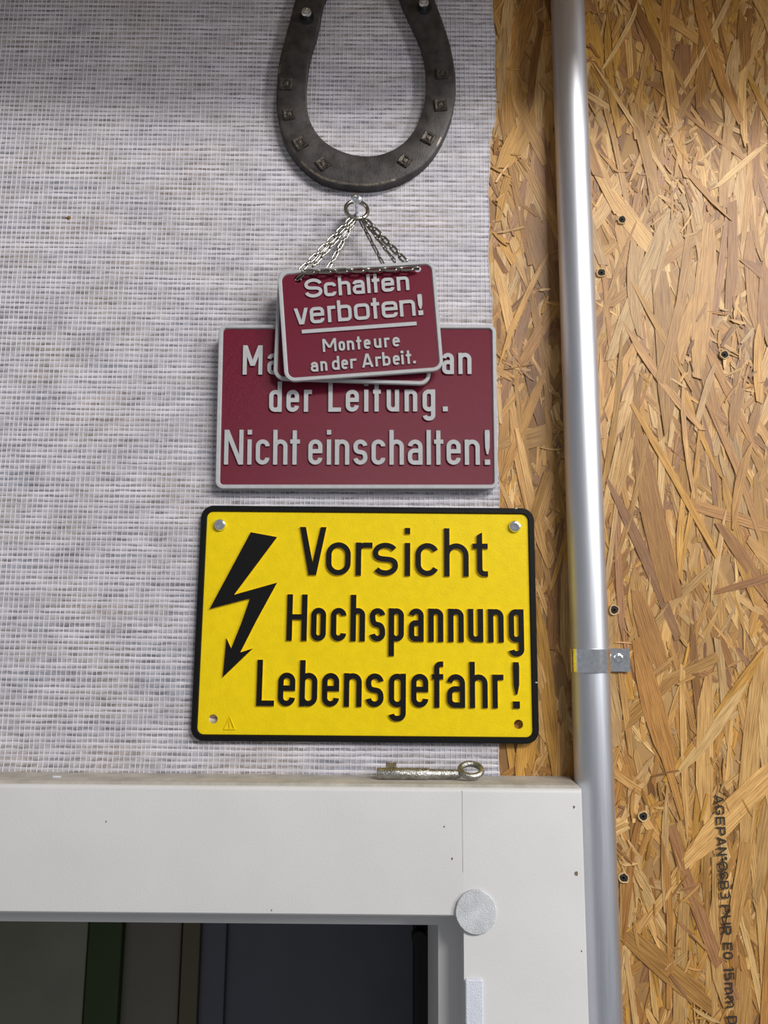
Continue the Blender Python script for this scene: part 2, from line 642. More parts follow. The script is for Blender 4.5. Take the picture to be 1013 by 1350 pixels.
def strand_material():
    m, nt, p = new_mat('wood_strand')
    N, K = nt.nodes.new, nt.links.new
    at = N('ShaderNodeAttribute'); at.attribute_name = 'tone'
    uv = N('ShaderNodeUVMap'); uv.uv_map = 'grain'
    mp = N('ShaderNodeMapping')
    mp.inputs['Scale'].default_value = (0.045, 2.0, 1)
    K(uv.outputs[0], mp.inputs[0])
    n = N('ShaderNodeTexNoise')
    n.inputs['Scale'].default_value = 1.0
    n.inputs['Detail'].default_value = 6
    n.inputs['Roughness'].default_value = 0.62
    n.inputs['Distortion'].default_value = 0.35
    K(mp.outputs[0], n.inputs['Vector'])
    r = N('ShaderNodeValToRGB')
    r.color_ramp.elements[0].position = 0.35
    r.color_ramp.elements[0].color = (0.42, 0.34, 0.26, 1)
    r.color_ramp.elements[1].position = 0.62
    r.color_ramp.elements[1].color = (1.12, 1.12, 1.10, 1)
    K(n.outputs['Fac'], r.inputs[0])
    mx = N('ShaderNodeMix'); mx.data_type = 'RGBA'; mx.blend_type = 'MULTIPLY'
    mx.inputs['Factor'].default_value = 0.95
    K(at.outputs['Color'], mx.inputs['A'])
    K(r.outputs[0], mx.inputs['B'])
    # coarse blotches over the board
    tc = N('ShaderNodeTexCoord')
    n2 = N('ShaderNodeTexNoise')
    n2.inputs['Scale'].default_value = 38
    n2.inputs['Detail'].default_value = 3
    K(tc.outputs['Object'], n2.inputs['Vector'])
    r2 = N('ShaderNodeValToRGB')
    r2.color_ramp.elements[0].position = 0.35
    r2.color_ramp.elements[0].color = (0.80, 0.74, 0.68, 1)
    r2.color_ramp.elements[1].position = 0.6
    r2.color_ramp.elements[1].color = (1, 1, 1, 1)
    K(n2.outputs['Fac'], r2.inputs[0])
    mx2 = N('ShaderNodeMix'); mx2.data_type = 'RGBA'; mx2.blend_type = 'MULTIPLY'
    mx2.inputs['Factor'].default_value = 0.6
    K(mx.outputs['Result'], mx2.inputs['A'])
    K(r2.outputs[0], mx2.inputs['B'])
    K(mx2.outputs['Result'], p.inputs['Base Color'])
    p.inputs['Roughness'].default_value = 0.42
    p.inputs['Specular IOR Level'].default_value = 0.4
    b = N('ShaderNodeBump')
    b.inputs['Strength'].default_value = 0.35
    b.inputs['Distance'].default_value = 0.0004
    K(n.outputs['Fac'], b.inputs['Height'])
    K(b.outputs[0], p.inputs['Normal'])
    return m


M_strand = strand_material()


def board_material():
    m, nt, p = new_mat('strand_board_core')
    N, K = nt.nodes.new, nt.links.new
    tc = N('ShaderNodeTexCoord')
    mp = N('ShaderNodeMapping')
    mp.inputs['Scale'].default_value = (1, 1, 0.22)
    mp.inputs['Rotation'].default_value = (0, 0.2, 0)
    K(tc.outputs['Object'], mp.inputs[0])
    v = N('ShaderNodeTexVoronoi')
    v.inputs['Scale'].default_value = 75
    K(mp.outputs[0], v.inputs['Vector'])
    r = N('ShaderNodeValToRGB')
    r.color_ramp.elements[0].color = srgb(120, 84, 42)
    r.color_ramp.elements[1].color = srgb(190, 148, 90)
    K(v.outputs['Color'], r.inputs[0])
    K(r.outputs[0], p.inputs['Base Color'])
    p.inputs['Roughness'].default_value = 0.6
    return m


M_board = board_material()


def sheet_material():
    m, nt, p = new_mat('woven_sheet_film')
    N, K = nt.nodes.new, nt.links.new
    tc = N('ShaderNodeTexCoord')
    mp = N('ShaderNodeMapping')
    mp.inputs['Scale'].default_value = (0.32, 1, 1)
    K(tc.outputs['Object'], mp.inputs[0])
    n = N('ShaderNodeTexNoise')
    n.inputs['Scale'].default_value = 420
    n.inputs['Detail'].default_value = 2
    K(mp.outputs[0], n.inputs['Vector'])
    r = N('ShaderNodeValToRGB')
    r.color_ramp.elements[0].position = 0.30
    r.color_ramp.elements[0].color = srgb(120, 117, 121)
    r.color_ramp.elements[1].position = 0.66
    r.color_ramp.elements[1].color = srgb(182, 178, 182)
    K(n.outputs['Fac'], r.inputs[0])
    # blue and tan blotches of the board that shows through
    mp2 = N('ShaderNodeMapping')
    mp2.inputs['Scale'].default_value = (0.45, 1, 1)
    K(tc.outputs['Object'], mp2.inputs[0])
    n2 = N('ShaderNodeTexNoise')
    n2.inputs['Scale'].default_value = 42
    n2.inputs['Detail'].default_value = 4
    K(mp2.outputs[0], n2.inputs['Vector'])
    r2 = N('ShaderNodeValToRGB')
    r2.color_ramp.elements[0].position = 0.36
    r2.color_ramp.elements[0].color = (0.84, 0.88, 0.97, 1)
    r2.color_ramp.elements[1].position = 0.64
    r2.color_ramp.elements[1].color = (1.0, 0.92, 0.84, 1)
    e = r2.color_ramp.elements.new(0.5)
    e.color = (1, 0.99, 0.98, 1)
    K(n2.outputs['Fac'], r2.inputs[0])
    mx = N('ShaderNodeMix'); mx.data_type = 'RGBA'; mx.blend_type = 'MULTIPLY'
    mx.inputs['Factor'].default_value = 1.0
    K(r.outputs[0], mx.inputs['A'])
    K(r2.outputs[0], mx.inputs['B'])
    K(mx.outputs['Result'], p.inputs['Base Color'])
    p.inputs['Roughness'].default_value = 0.5
    return m


M_sheet = sheet_material()
M_warp = mat('white_warp_thread', (224, 222, 226), 0.45, var=0.03, vscale=200)
M_weft = mat('pale_weft_thread', (197, 193, 199), 0.5, var=0.10, vscale=110, stretch=(0.3, 1, 1), spec=0.3)

# ------------------------------------------------------------------ the wall: strand board
XL, XR, ZT, ZB = -560, 620, 620, -900      # wall extent
FR_TOP, FR_R, FR_D = -166.0, 116.6, 33.0   # frame top, frame right edge, how far it stands out
root_z = Vector((0, 0, Z0))
mb = MB()
mb.box((XL, 0, -206), (XR, 15, ZT))
mb.box((70, 0, ZB), (XR, 15, -206))
osb = mb.build('wall_back', M_board)
osb.location = root_z
structure(osb, 'oriented strand board wall of tan wood strands')

PALETTE = [((208, 166, 104), 5), ((198, 153, 90), 6), ((188, 141, 76), 5), ((214, 178, 120), 3), ((176, 129, 70), 4),
           ((160, 114, 62), 2), ((164, 120, 80), 2), ((202, 166, 114), 3), ((146, 102, 56), 1), ((194, 147, 70), 4)]
PAL = [c for c, k in PALETTE for _ in range(k)]


def strand_shape(L, W, ragged, st=5):
    left, right = [], []
    bend = random.uniform(-0.04, 0.04) * L
    for i in range(st):
        t = i / (st - 1)
        y = (t - 0.5) * L
        taper = 1.0
        if i in (0, st - 1):
            taper = random.uniform(0.12, 0.9)
        b = bend * (1 - (2 * t - 1) ** 2)
        left.append((b - W / 2 * taper * random.uniform(0.85, 1.1), y + random.uniform(-ragged, ragged) * (i in (0, st - 1))))
        right.append((b + W / 2 * taper * random.uniform(0.85, 1.1), y + random.uniform(-ragged, ragged) * (i in (0, st - 1))))
    return left, right


def strand_data(L, W, thick, base, tiltL, tiltW, ragged):
    """local coordinates: x across, z along, -y outward; returns verts, faces, uvs per vertex"""
    left, right = strand_shape(L, W, ragged)
    n = len(left)
    V, UVs = [], []
    off = (random.uniform(0, 4000), random.uniform(0, 4000))
    for lev in (0, 1):
        for a, b in zip(left, right):
            for px, pz in (a, b):
                z = base + tiltL * pz / L + tiltW * px / W + (thick if lev else -0.15)
                V.append((px, -z, pz))
                UVs.append((pz + off[0], px + off[1]))
    Fc = []
    k = 2 * n
    for i in range(n - 1):
        a = k + 2 * i
        Fc.append((a, a + 1, a + 3, a + 2))
        Fc.append((2 * i, k + 2 * i, k + 2 * i + 2, 2 * i + 2))
        Fc.append((2 * i + 1, 2 * i + 3, k + 2 * i + 3, k + 2 * i + 1))
    Fc.append((0, 1, k + 1, k))
    Fc.append((k - 2, 2 * k - 2, 2 * k - 1, k - 1))
    return V, Fc, UVs


def strand_mesh(name, V, Fc, UVs, tones):
    me = bpy.data.meshes.new(name)
    me.from_pydata([(a * S, b * S, c * S) for a, b, c in V], [], Fc)
    me.materials.append(M_strand)
    ul = me.uv_layers.new(name='grain')
    idx = [0] * len(me.loops)
    me.loops.foreach_get('vertex_index', idx)
    ul.data.foreach_set('uv', [c for i in idx for c in UVs[i]])
    ca = me.color_attributes.new('tone', 'FLOAT_COLOR', 'POINT')
    ca.data.foreach_set('color', [c for t in tones for c in t])
    me.update()
    return me


def tone():
    c = random.choice(PAL)
    k = random.uniform(0.9, 1.1)
    return srgb(*[min(255, v * k) for v in c])


def in_board(X, Z, m=0):
    return X > 68 + m and not (X < 126 and Z < -172)


# bed of small strands, uncountable
BV, BF, BU, BT = [], [], [], []


def add_bed(X, Z, ang, L, W, thick, base, tl, tw, rag):
    V, Fc, U = strand_data(L, W, thick, base, tl, tw, rag)
    b = len(BV)
    ca, sa = math.cos(ang), math.sin(ang)
    for x, y, z in V:
        BV.append((X + x * ca + z * sa, y, Z - x * sa + z * ca))
    BF.extend([tuple(b + i for i in f) for f in Fc])
    BU.extend(U)
    t = tone()
    BT.extend([t] * len(V))


X0, X1, Z1, Z2 = 66, 330, -340, 430
for i in range(3000):
    X, Z = random.uniform(X0, X1), random.uniform(Z1, Z2)
    if not in_board(X, Z):
        continue
    L = random.uniform(14, 58)
    add_bed(X, Z, random.gauss(0, 0.5), L, random.uniform(1.2, 6.5), 0.16, random.uniform(0.0, 0.35), random.uniform(-.35, .35), random.uniform(-.2, .2), 2.2)
# the large strands, each a piece of its own
n_big = 0
cells = []
for r_ in range(34):
    for c_i in range(11):
        cells.append((72 + (c_i + random.uniform(-.3, 1.2)) * 20.5, -305 + (r_ + random.uniform(-.5, 1.2)) * 20.8))
random.shuffle(cells)
cells = [c for c in cells if in_board(c[0], c[1], 3)]
strand_spots = cells[:300]
for i, (X, Z) in enumerate(strand_spots):
    L = random.uniform(42, 125)
    W = random.choice((random.uniform(3.0, 6), random.uniform(4, 9), random.uniform(7, 15)))
    ang = random.gauss(0.03, 0.26) if random.random() < 0.86 else random.uniform(-1.3, 1.3)
    if X < 90:
        ang *= 0.5
        L *= 0.7
        X = max(X, 72 + W / 2)
    if Z < -150 and X < 150:
        L = min(L, 40)
        X = max(X, 128 + W / 2) if Z < -170 else X
    V, Fc, U = strand_data(L, W, 0.2, 0.35 + 0.75 * i / 300.0 * random.uniform(.5, 1.0), random.uniform(-.4, .4), random.uniform(-.25, .25), 3.5)
    o = bpy.data.objects.new('strand', strand_mesh('strand', V, Fc, U, [tone()] * len(V)))
    link(o, osb)
    o.location = (X * S, 0, Z * S)
    o.rotation_euler = (0, ang, 0)
# splinters lying on top
for k in range(46):
    cx, cz = random.uniform(X0 + 8, 260), random.uniform(-320, 400)
    for i in range(random.randint(5, 16)):
        X, Z = random.gauss(cx, 7), random.gauss(cz, 10)
        if in_board(X, Z, 2):
            add_bed(X, Z, random.gauss(0, 0.8), random.uniform(5, 20), random.uniform(.7, 2.6), 0.25, random.uniform(.5, 1.1), random.uniform(-.4, .4), random.uniform(-.2, .2), 1.0)
bed = bpy.data.objects.new('strand_bed', strand_mesh('strand_bed', BV, BF, BU, BT))
link(bed, osb)
bed['kind'] = 'stuff'

# ------------------------------------------------------------------ woven sheeting over the left part of the wall
SH_R = 74.5
SH_B = -166.0


def sheet_edge(z):
    return SH_R + 1.4 * math.sin(z * 0.021 + 1.0) + 0.5 * math.sin(z * 0.13) + (2.2 if z > 280 else 0) - (1.6 if 150 < z < 270 else 0)


def sheet_depth(z):
    d = 1.6
    if z < SH_B + 15:
        t = (SH_B + 15 - z) / 15.0
        d += 1.5 * t * t
    return d


zs = [SH_B + 15 * i / 10.0 for i in range(10)] + [SH_B + 15 + (560 - SH_B - 15) * i / 90.0 for i in range(91)]
mb = MB()
mb.loft([[(-540 if j == 0 else sheet_edge(z) * (j / 6.0) - 540 * (1 - j / 6.0), -sheet_depth(z), z) for j in range(7)] for z in zs], closed=False)
sheet_root = empty('woven_sheet', (0, 0, Z0))
tag(sheet_root, 'off-white woven reinforced sheeting covering the board wall behind the signs', 'sheeting')
sh = mb.build('film', M_sheet, sheet_root, smooth=True, fix=False)


def threads(name, lines, m, hgt):
    V, Fc = [], []
    for pts, wd, axis in lines:
        b = len(V)
        for (x, z), w_ in zip(pts, wd):
            d = sheet_depth(z)
            if axis == 'v':
                V += [(x - w_, -d - .05, z), (x, -d - hgt, z), (x + w_, -d - .05, z)]
            else:
                V += [(x, -d - .05, z + w_), (x, -d - hgt, z), (x, -d - .05, z - w_)]
        for i in range(len(pts) - 1):
            a, c = b + 3 * i, b + 3 * i + 3
            Fc += [(a, a + 1, c + 1, c), (a + 1, a + 2, c + 2, c + 1)]
    o = mesh_obj(name, V, Fc, m, sheet_root)
    o['kind'] = 'stuff'
    return o


lines = []
x = -538.0
while x < 79:
    ph, am = random.uniform(0, 6), random.uniform(.15, .5)
    pts, wd = [], []
    z = SH_B + 0.3
    while z < 555:
        xx = x + am * math.sin(z * 0.03 + ph) + random.uniform(-.12, .12)
        if xx > sheet_edge(z) - .3:
            xx = sheet_edge(z) - .3
        pts.append((xx, z))
        wd.append(random.uniform(.13, .25))
        z += 2.0 if z < SH_B + 16 else 6.5
    lines.append((pts, wd, 'v'))
    x += random.uniform(3.0, 3.6)
threads('warp_threads', lines, M_warp, 0.42)
lines = []
z = SH_B + 2.0
while z < 555:
    ph, am = random.uniform(0, 6), random.uniform(.1, .35)
    pts, wd = [], []
    xx = -538.0
    e = sheet_edge(z)
    while xx < e:
        pts.append((xx, z + am * math.sin(xx * .035 + ph) + random.uniform(-.1, .1)))
        wd.append(random.uniform(.8, 1.3))
        xx += 4.6
    pts.append((e, pts[-1][1]))
    wd.append(.7)
    lines.append((pts, wd, 'h'))
    z += random.uniform(3.4, 4.0)
threads('weft_threads', lines, M_weft, 0.3)
sx, sz = wall(90, 287, 2)
speck = MB().loft([[(sx + random.uniform(1.2, 2.2) * math.cos(a * .785), -1.7, sz + random.uniform(1.2, 2.2) * math.sin(a * .785)) for a in range(8)],
                   [(sx + .8 * math.cos(a * .785), -2.5, sz + .8 * math.sin(a * .785)) for a in range(8)]], cap1=True)
speck.build('glue_speck', mat('brown_glue', (112, 84, 34), 0.5), sheet_root)

# ------------------------------------------------------------------ white frame round the opening
fr = empty('window_1', (0, 0, Z0))
structure(fr, 'white painted wooden frame around a dark opening')


def rail_profile(d0, d1, z0, z1, r=2.2, slope=0.0):
    """cross-section (depth, z) of a rail with eased front edges"""
    return [(d0, z0), (d1 - 1, z0), (d1, z0 + 1)] + [(d1 - r + r * math.cos(a), z1 - slope - r + r * math.sin(a)) for a in (0, .4, .8, 1.2, 1.57)] + [(d0, z1)]


z_low = wall(300, 1206, FR_D)[1]
x_in = wall(612, 1270, FR_D)[0]
prof = rail_profile(0.5, FR_D, z_low, FR_TOP, 2.4, 1.6)
mb = MB()
mb.loft([[(x_, -d, z) for d, z in prof] for x_ in (-480, -200, 0, x_in)], cap0=True)
top_rail = mb.build('top_rail', M_white, fr, smooth=True)
# bare, dusty upper face of the rail
mb = MB()
mb.box((-480, -FR_D + 2.6, FR_TOP - 1.6), (FR_R - 1.5, -1, FR_TOP + 0.15))
dust = mb.build('top_ledge', M_white_old, fr)
# right stile below the rail
prof2 = rail_profile(0.5, FR_D, ZB, FR_TOP, 2.4, 1.6)
mb = MB()
mb.loft([[(x_, -min(d, FR_D - e), z) for d, z in prof2] for x_, e in ((x_in, 0), (FR_R - 1.6, 0), (FR_R - .5, .4), (FR_R, 1.6))], cap0=True, cap1=True)
stile = mb.build('stile', M_white, fr, smooth=True)
# stop behind the face (rebate) and the deep jamb
RB = FR_D - 20.0
z_stop = wall(300, 1217, RB)[1]
x_stop = wall(578, 1270, RB)[0]
mb = MB()
mb.box((-480, -RB, z_stop), (x_in + 1, 100, z_low + 6))
mb.build('head_stop', M_white, fr)
mb = MB()
mb.box((x_stop, -RB, ZB), (x_in + 1, 90, z_stop))
mb.build('jamb_stop', M_white, fr)
# hairline at the joint of rail and stile
jx = wall(610, 1100, FR_D)[0]
mb = MB()
mb.box((jx - .12, -FR_D - .03, wall(610, 1150, FR_D)[1]), (jx + .12, -FR_D + 1, FR_TOP - 3))
mb.build('joint_line', mat('joint_grey', (120, 114, 104), 0.8), fr)
# chips and specks in the paint
M_chip = mat('chipped_wood', (110, 96, 80), 0.8, var=.2, vscale=500)
for px, py, r in ((760, 1152, 1.3), (140, 1083, .5), (767, 1254, .5), (586, 1090, .5), (596, 1132, .6), (757, 1064, .8), (358, 1200, .5)):
    X, Z = wall(px, py, FR_D)
    mb = MB()
    mb.loft([[(X + r * random.uniform(.6, 1.1) * math.cos(a * .9), -FR_D - .06, Z + 1.4 * r * random.uniform(.6, 1.1) * math.sin(a * .9)) for a in range(7)]], cap1=True)
    mb.build('paint_chip', M_chip, fr, fix=False)
# tiny white chip on the ledge at the left
X, Z = wall(75, 1024, 20)
mb = MB().box((X - 2.2, -20.6, FR_TOP + .15), (X + 2.2, -19.2, FR_TOP + 1.1))
pc_ = mb.build('paint_flake', M_felt2)
pc_.location = root_z
tag(pc_, 'tiny white flake lying on the frame ledge at the left', 'flake')

# ------------------------------------------------------------------ the dark room beyond the opening
M_olive = mat('olive_grey_panel', (132, 133, 116), 0.6, var=.04, vscale=20)
M_green = mat('dark_green_post', (42, 62, 10), 0.6, var=.05, vscale=20)
M_brown = mat('brown_grey_panel', (112, 107, 96), 0.6, var=.04, vscale=20)
M_brown2 = mat('brown_batten', (94, 84, 62), 0.6, var=.05, vscale=20)
M_slate = mat('slate_blue_panel', (78, 80, 92), 0.4, var=.04, vscale=20)
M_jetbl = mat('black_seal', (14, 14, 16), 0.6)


def upright(name, px0, px1, dep, thick, m, label, cat, ztop=-214):
    a, b = wall(px0, 1285, -dep)[0], wall(px1, 1285, -dep)[0]
    o = empty(name, ((a + b) / 2 * S, (dep + thick / 2) * S, Z0 + ZB * S))
    h = ztop - ZB
    w2 = (b - a) / 2
    lp = rrect(-w2, -thick / 2, w2, thick / 2, min(1.5, w2 * .4), 3)
    mb = MB().loft([[(x_, y_, z_) for x_, y_ in lp] for z_ in (0, h)], cap0=True, cap1=True)
    mb.build('board', m, o)
    tag(o, label, cat)
    return o


mb = MB()
mb.box((-480, 640, ZB), (160, 660, -150))
mb.box((-480, 90, -150), (160, 660, -140))
mb.box((140, 90, ZB), (160, 660, -150))
mb.box((-480, 90, ZB), (-470, 660, -150))
wb2 = mb.build('wall_beyond', mat('dim_grey_wall', (70, 70, 70), .7))
wb2.location = root_z
structure(wb2, 'dark room seen through the framed opening')
upright('cabinet_panel', -160, 112, 330, 18, M_olive, 'olive grey panel at the far left of the dark opening', 'panel')
upright('green_post', 113, 158, 326, 22, M_green, 'dark green upright post inside the dark opening', 'post')
upright('grey_panel', 160, 237, 336, 18, M_brown, 'dull brownish grey panel between green post and brown batten', 'panel')
upright('brown_batten', 238, 262, 322, 26, M_brown2, 'narrow brown upright batten inside the dark opening', 'batten')
upright('slate_panel', 264, 546, 334, 18, M_slate, 'dark slate blue panel at the right of the opening', 'panel')
upright('edge_strip', 262, 297, 328, 5, M_slate, 'narrow raised edge strip on the slate blue panel', 'strip')
upright('black_seal', 547, 566, 300, 20, M_jetbl, 'black rubber seal strip beside the white jamb', 'seal')
bs = bpy.data.objects['black_seal']
X, Z = wall(552, 1232, -296)
nb = MB().tube([(X - bs.location.x / S, -14, Z - ZB), (X - bs.location.x / S, -26, Z - ZB)], 7, 12)
nb.build('seal_knob', M_jetbl, bs)

# ------------------------------------------------------------------ aluminium pipe and clamp
PX, PR, PD = 128.9, 11.7, 13.4
pipe = MB().tube([(0, 0, 0), (0, 0, 560 - ZB)], PR, 48).build('conduit_pipe', M_alu, smooth=True)
pipe.location = (PX * S, -PD * S, Z0 + ZB * S)
tag(pipe, 'vertical brushed aluminium conduit pipe running down the board wall', 'pipe')
cz = wall(780, 871, 20)[1]
clamp = empty('pipe_clamp', (PX * S, -PD * S, Z0 + cz * S))
tag(clamp, 'shiny zinc pipe clamp screwed to the board beside the yellow sign', 'clamp')
hb = 7.2
prof = [(PR + .15, -hb), (PR + .95, -hb + .2), (PR + .95, hb - .2), (PR + .15, hb)]
angs = [math.radians(a) for a in range(70, 301, 6)]      # round the front, left side to the right foot
angs = [math.radians(-200 + i * 6.0) for i in range(0, 37)]
loops = [[(r_ * math.cos(a), r_ * math.sin(a), z) for r_, z in prof] for a in angs]
MB().loft(loops, cap0=True, cap1=True).build('band', M_zinc, clamp, smooth=True)
ex0, ex1 = PR - .1, wall(831, 868, 3)[0] - PX
ear = MB()
lp = rrect(ex0, -hb, ex1, hb, .5, 2)
ear.loft([[(x_, PD - 1.6, z_) for x_, z_ in lp], [(x_, PD - 2.9, z_) for x_, z_ in lp]], cap0=True, cap1=True)
ear.box((ex0 - .4, PD - 13.5, -hb + .1), (ex0 + .7, PD - 1.7, hb - .1))
ear.build('ear', M_zinc, clamp)


def screw_mesh(r, shaft):
    """pan-head screw with a six-lobe recess, axis along -y, head underside at y = 0"""
    mb = MB()
    n = 24

    def ring(rad, y, lob=0.0):
        return [((rad + lob * math.cos(6 * 2 * math.pi * i / n)) * math.cos(2 * math.pi * i / n), y, (rad + lob * math.cos(6 * 2 * math.pi * i / n)) * math.sin(2 * math.pi * i / n)) for i in range(n)]
    h = r * 0.62
    loops = [ring(r * .45, shaft), ring(r * .45, 0), ring(r * .96, 0), ring(r, -h * .35), ring(r * .86, -h * .78), ring(r * .55, -h),
             ring(r * .46, -h * .98, r * .07), ring(r * .42, -h * .1, r * .07)]
    mb.loft(loops, cap0=True, cap1=True)
    return mb


def screw(name, X, Z, d, r, shaft, label, m=None, group=None):
    o = screw_mesh(r, shaft).build(name, m or M_zinc, smooth=True)
    o.location = (X * S, -d * S, Z0 + Z * S)
    tag(o, label, 'screw', group)
    return o


X, Z = wall(817, 868, 5)
screw('screw', X, Z, 2.95, 3.1, 4, 'silver screw fixing the ear of the pipe clamp')

# dark screw heads sunk into the board
M_burr = mat('pale_splinter', (206, 176, 126), .7)
HOLES = [(820, 290, 'beside the pipe near the upper right'), (793, 360, 'close to the pipe below the upper right one'), (955, 468, 'far right at mid height'),
         (810, 804, 'just above the pipe clamp'), (848, 1076, 'left of the printed lettering'), (822, 1157, 'touching the pipe low on the right')]
for px, py, where in HOLES:
    X, Z = wall(px, py, 1)
    o = empty('wood_screw', (X * S, 0, Z0 + Z * S))
    tag(o, 'sunken dark screw in the board ' + where, 'screw', 'screws sunk in the strand board')
    mb = MB()
    n = 14
    rs = [random.uniform(3.0, 3.9) for _ in range(n)]
    ring = lambda k, y, rr_=None: [((rs[i] if rr_ is None else rr_) * k * math.cos(2 * math.pi * i / n), y, (rs[i] if rr_ is None else rr_) * k * math.sin(2 * math.pi * i / n)) for i in range(n)]
    mb.loft([ring(1.0, -.6), ring(.92, -2.0), ring(.76, -1.9), ring(.7, -1.35)])
    mb.build('burr', M_burr, o)
    mb = MB()
    mb.loft([ring(.74, -1.5), ring(1, -1.42, 1.7), ring(1, -1.7, 1.3), ring(1, -1.75, .8), ring(1, -1.5, .6)], cap0=True, cap1=True)
    mb.build('screw_head', M_dark, o, smooth=True)

# ink stamped on the board, reading downwards
M_ink = mat('grey_black_ink', (44, 36, 30), .8)
ink_v, ink_f = [], []
LIN = [('A', 115, 163), ('G', 170, 222), ('E', 232, 278), ('P', 287, 333), ('A', 340, 390), ('N', 397, 440), ('*', 447, 466), ('O', 474, 522), ('S', 527, 570), ('B', 577, 624), ('3', 634, 674),
       ('P', 706, 754), ('U', 763, 812), ('R', 820, 868), ('E', 910, 952), ('0', 960, 1000), ('1', 1043, 1062), ('5', 1072, 1114), ('m', 1125, 1188), ('m', 1198, 1262), ('D', 1305, 1352)]
bx = wall(950, 1180, 2)[0]
for ch, a, b in LIN:
    za = wall(948, 1020 + a / 4.09, 2)[1]
    zb = wall(948, 1020 + b / 4.09, 2)[1]
    V, Fc, Mi = glyph_geometry(glyph(ch, za - zb, 5.7, 4.4, .95), .95, .02, 0)
    k = len(ink_v)
    top_only = [f for f, mi in zip(Fc, Mi) if mi == 0]
    ink_v += [(bx + v[2], -1.95 + v[1], za - v[0]) for v in V]
    ink_f += [[k + i for i in f] for f in top_only]
mesh_obj('printed_lettering', ink_v, ink_f, M_ink, osb)['label'] = 'dark stamped lettering reading AGEPAN OSB3 PUR E0 15 mm'


# ------------------------------------------------------------------ signs
def make_sign(name, centre, w, h, tilt, rot, thick, rim, R, rim_h, m_rim, m_field, holes=(), hole_r=2.8):
    o = empty(name, centre, (tilt, rot, 0))
    field_y = -(thick - rim_h)
    inner = rrect(-w / 2 + rim * .6, -h / 2 + rim * .6, w / 2 - rim * .6, h / 2 - rim * .6, max(.5, R - rim * .6))
    plate_mesh('plate', inner, [circle(a, b, hole_r) for a, b in holes], 0, field_y, [m_rim, m_field], o, 0, 1)
    mb = MB()

    def lp(ins, y):
        return [(a, y, b) for a, b in rrect(-w / 2 + ins, -h / 2 + ins, w / 2 - ins, h / 2 - ins, max(.4, R - ins))]
    mb.loft([lp(rim, 0), lp(0, 0), lp(0, -thick + .45), lp(.4, -thick), lp(rim - .3, -thick), lp(rim, -thick + .35), lp(rim + .35, field_y - .02)])
    mb.build('rim', m_rim, o, smooth=True)
    return o


# --- yellow sign
ya, yb, yc, yd = [wall(*p, 6.5) for p in ((263, 667), (705, 669), (711, 982), (253, 976))]
ycx = (ya[0] + yb[0] + yc[0] + yd[0]) / 4
ycz = (ya[1] + yb[1] + yc[1] + yd[1]) / 4
yw = ((yb[0] - ya[0]) + (yc[0] - yd[0])) / 2
yh = ((ya[1] - yd[1]) + (yb[1] - yc[1])) / 2
Y_BACK, Y_TH, Y_RIM = 2.15, 3.9, 1.3
c0 = Vector((ycx * S, -Y_BACK * S, Z0 + ycz * S))
tmp = Matrix.Translation(c0)
hole_px = [(281, 948), (684, 955)]
yholes = [on_plane(tmp, *p, Y_TH - Y_RIM) for p in hole_px]
yellow = make_sign('yellow_sign', c0, yw, yh, 0, 0, Y_TH, 3.6, 8.0, Y_RIM, M_black, M_yellow, yholes, 2.9)
tag(yellow, 'yellow high-voltage warning sign with black lightning bolt and raised black lettering', 'sign')
MY = matrix_of(yellow)
wf = Y_TH - Y_RIM
YM = [M_black, M_yellow]
text_row(yellow, MY, wf, [('V', 394.4, 429.4), ('o', 429.7, 462.4), ('r', 469, 491), ('s', 491.4, 525), ('i', 534, 541), ('c', 548, 579.5), ('h', 586, 618.5), ('t', 623.8, 644)],
         ((394, 758), (644, 760.3)), 64, 44, 7.2, 1.3, YM, 'v')
text_row(yellow, MY, wf, [('H', 377.6, 404.4), ('o', 409.8, 429.6), ('c', 436, 456.4), ('h', 462, 481.3), ('s', 487.5, 508), ('p', 512.6, 532.8), ('a', 539.2, 558.9), ('n', 565, 585),
                          ('n', 591.2, 612), ('u', 617.6, 637.7), ('n', 644, 664.8), ('g', 671.3, 691.4)], ((377, 844.6), (692, 847)), 61, 43.5, 7.3, 1.3, YM)
text_row(yellow, MY, wf, [('L', 337.9, 361.3), ('e', 366.2, 388.7), ('b', 394.7, 418.2), ('e', 424.4, 446.9), ('n', 453.3, 476.9), ('s', 482.3, 506), ('g', 512.8, 535.3), ('e', 542.3, 565),
                          ('f', 570, 585), ('a', 589.7, 613.8), ('h', 619.8, 643.6), ('r', 649.8, 664.8), ('!', 677, 686.5)], ((338, 930.6), (687, 934)), 60, 43.5, 7.1, 1.3, YM)
bolt_px = [(330.8, 701.5), (365.6, 708), (308.8, 784), (365.6, 768), (337.3, 820), (317, 860), (333.6, 854.8), (293.7, 893), (298.8, 841), (304.9, 855), (319, 820), (329.7, 789), (276.3, 803)]
pts = [on_plane(MY, *p, wf + 1.3) for p in bolt_px][::-1]
V = [(a, 0, b) for a, b in pts] + [(a, -1.3, b) for a, b in pts]
n = len(pts)
Fc = [[n + i for i in range(n)]] + [[i, (i + 1) % n, n + (i + 1) % n, n + i] for i in range(n)]
bolt = mesh_obj('lightning_bolt', V, Fc, YM, yellow, [0] + [1] * n)
fix_normals(bolt)
bolt.location = (0, -wf * S, 0)
bolt['label'] = 'black lightning bolt arrow'
# small embossed triangle near the lower left hole
tc_ = on_plane(MY, 303, 955, wf)


def tri(k, y):
    return [(tc_[0] + k * a, y, tc_[1] + k * b) for a, b in ((-4, -3.4), (4, -3.4), (0, 5.2))]


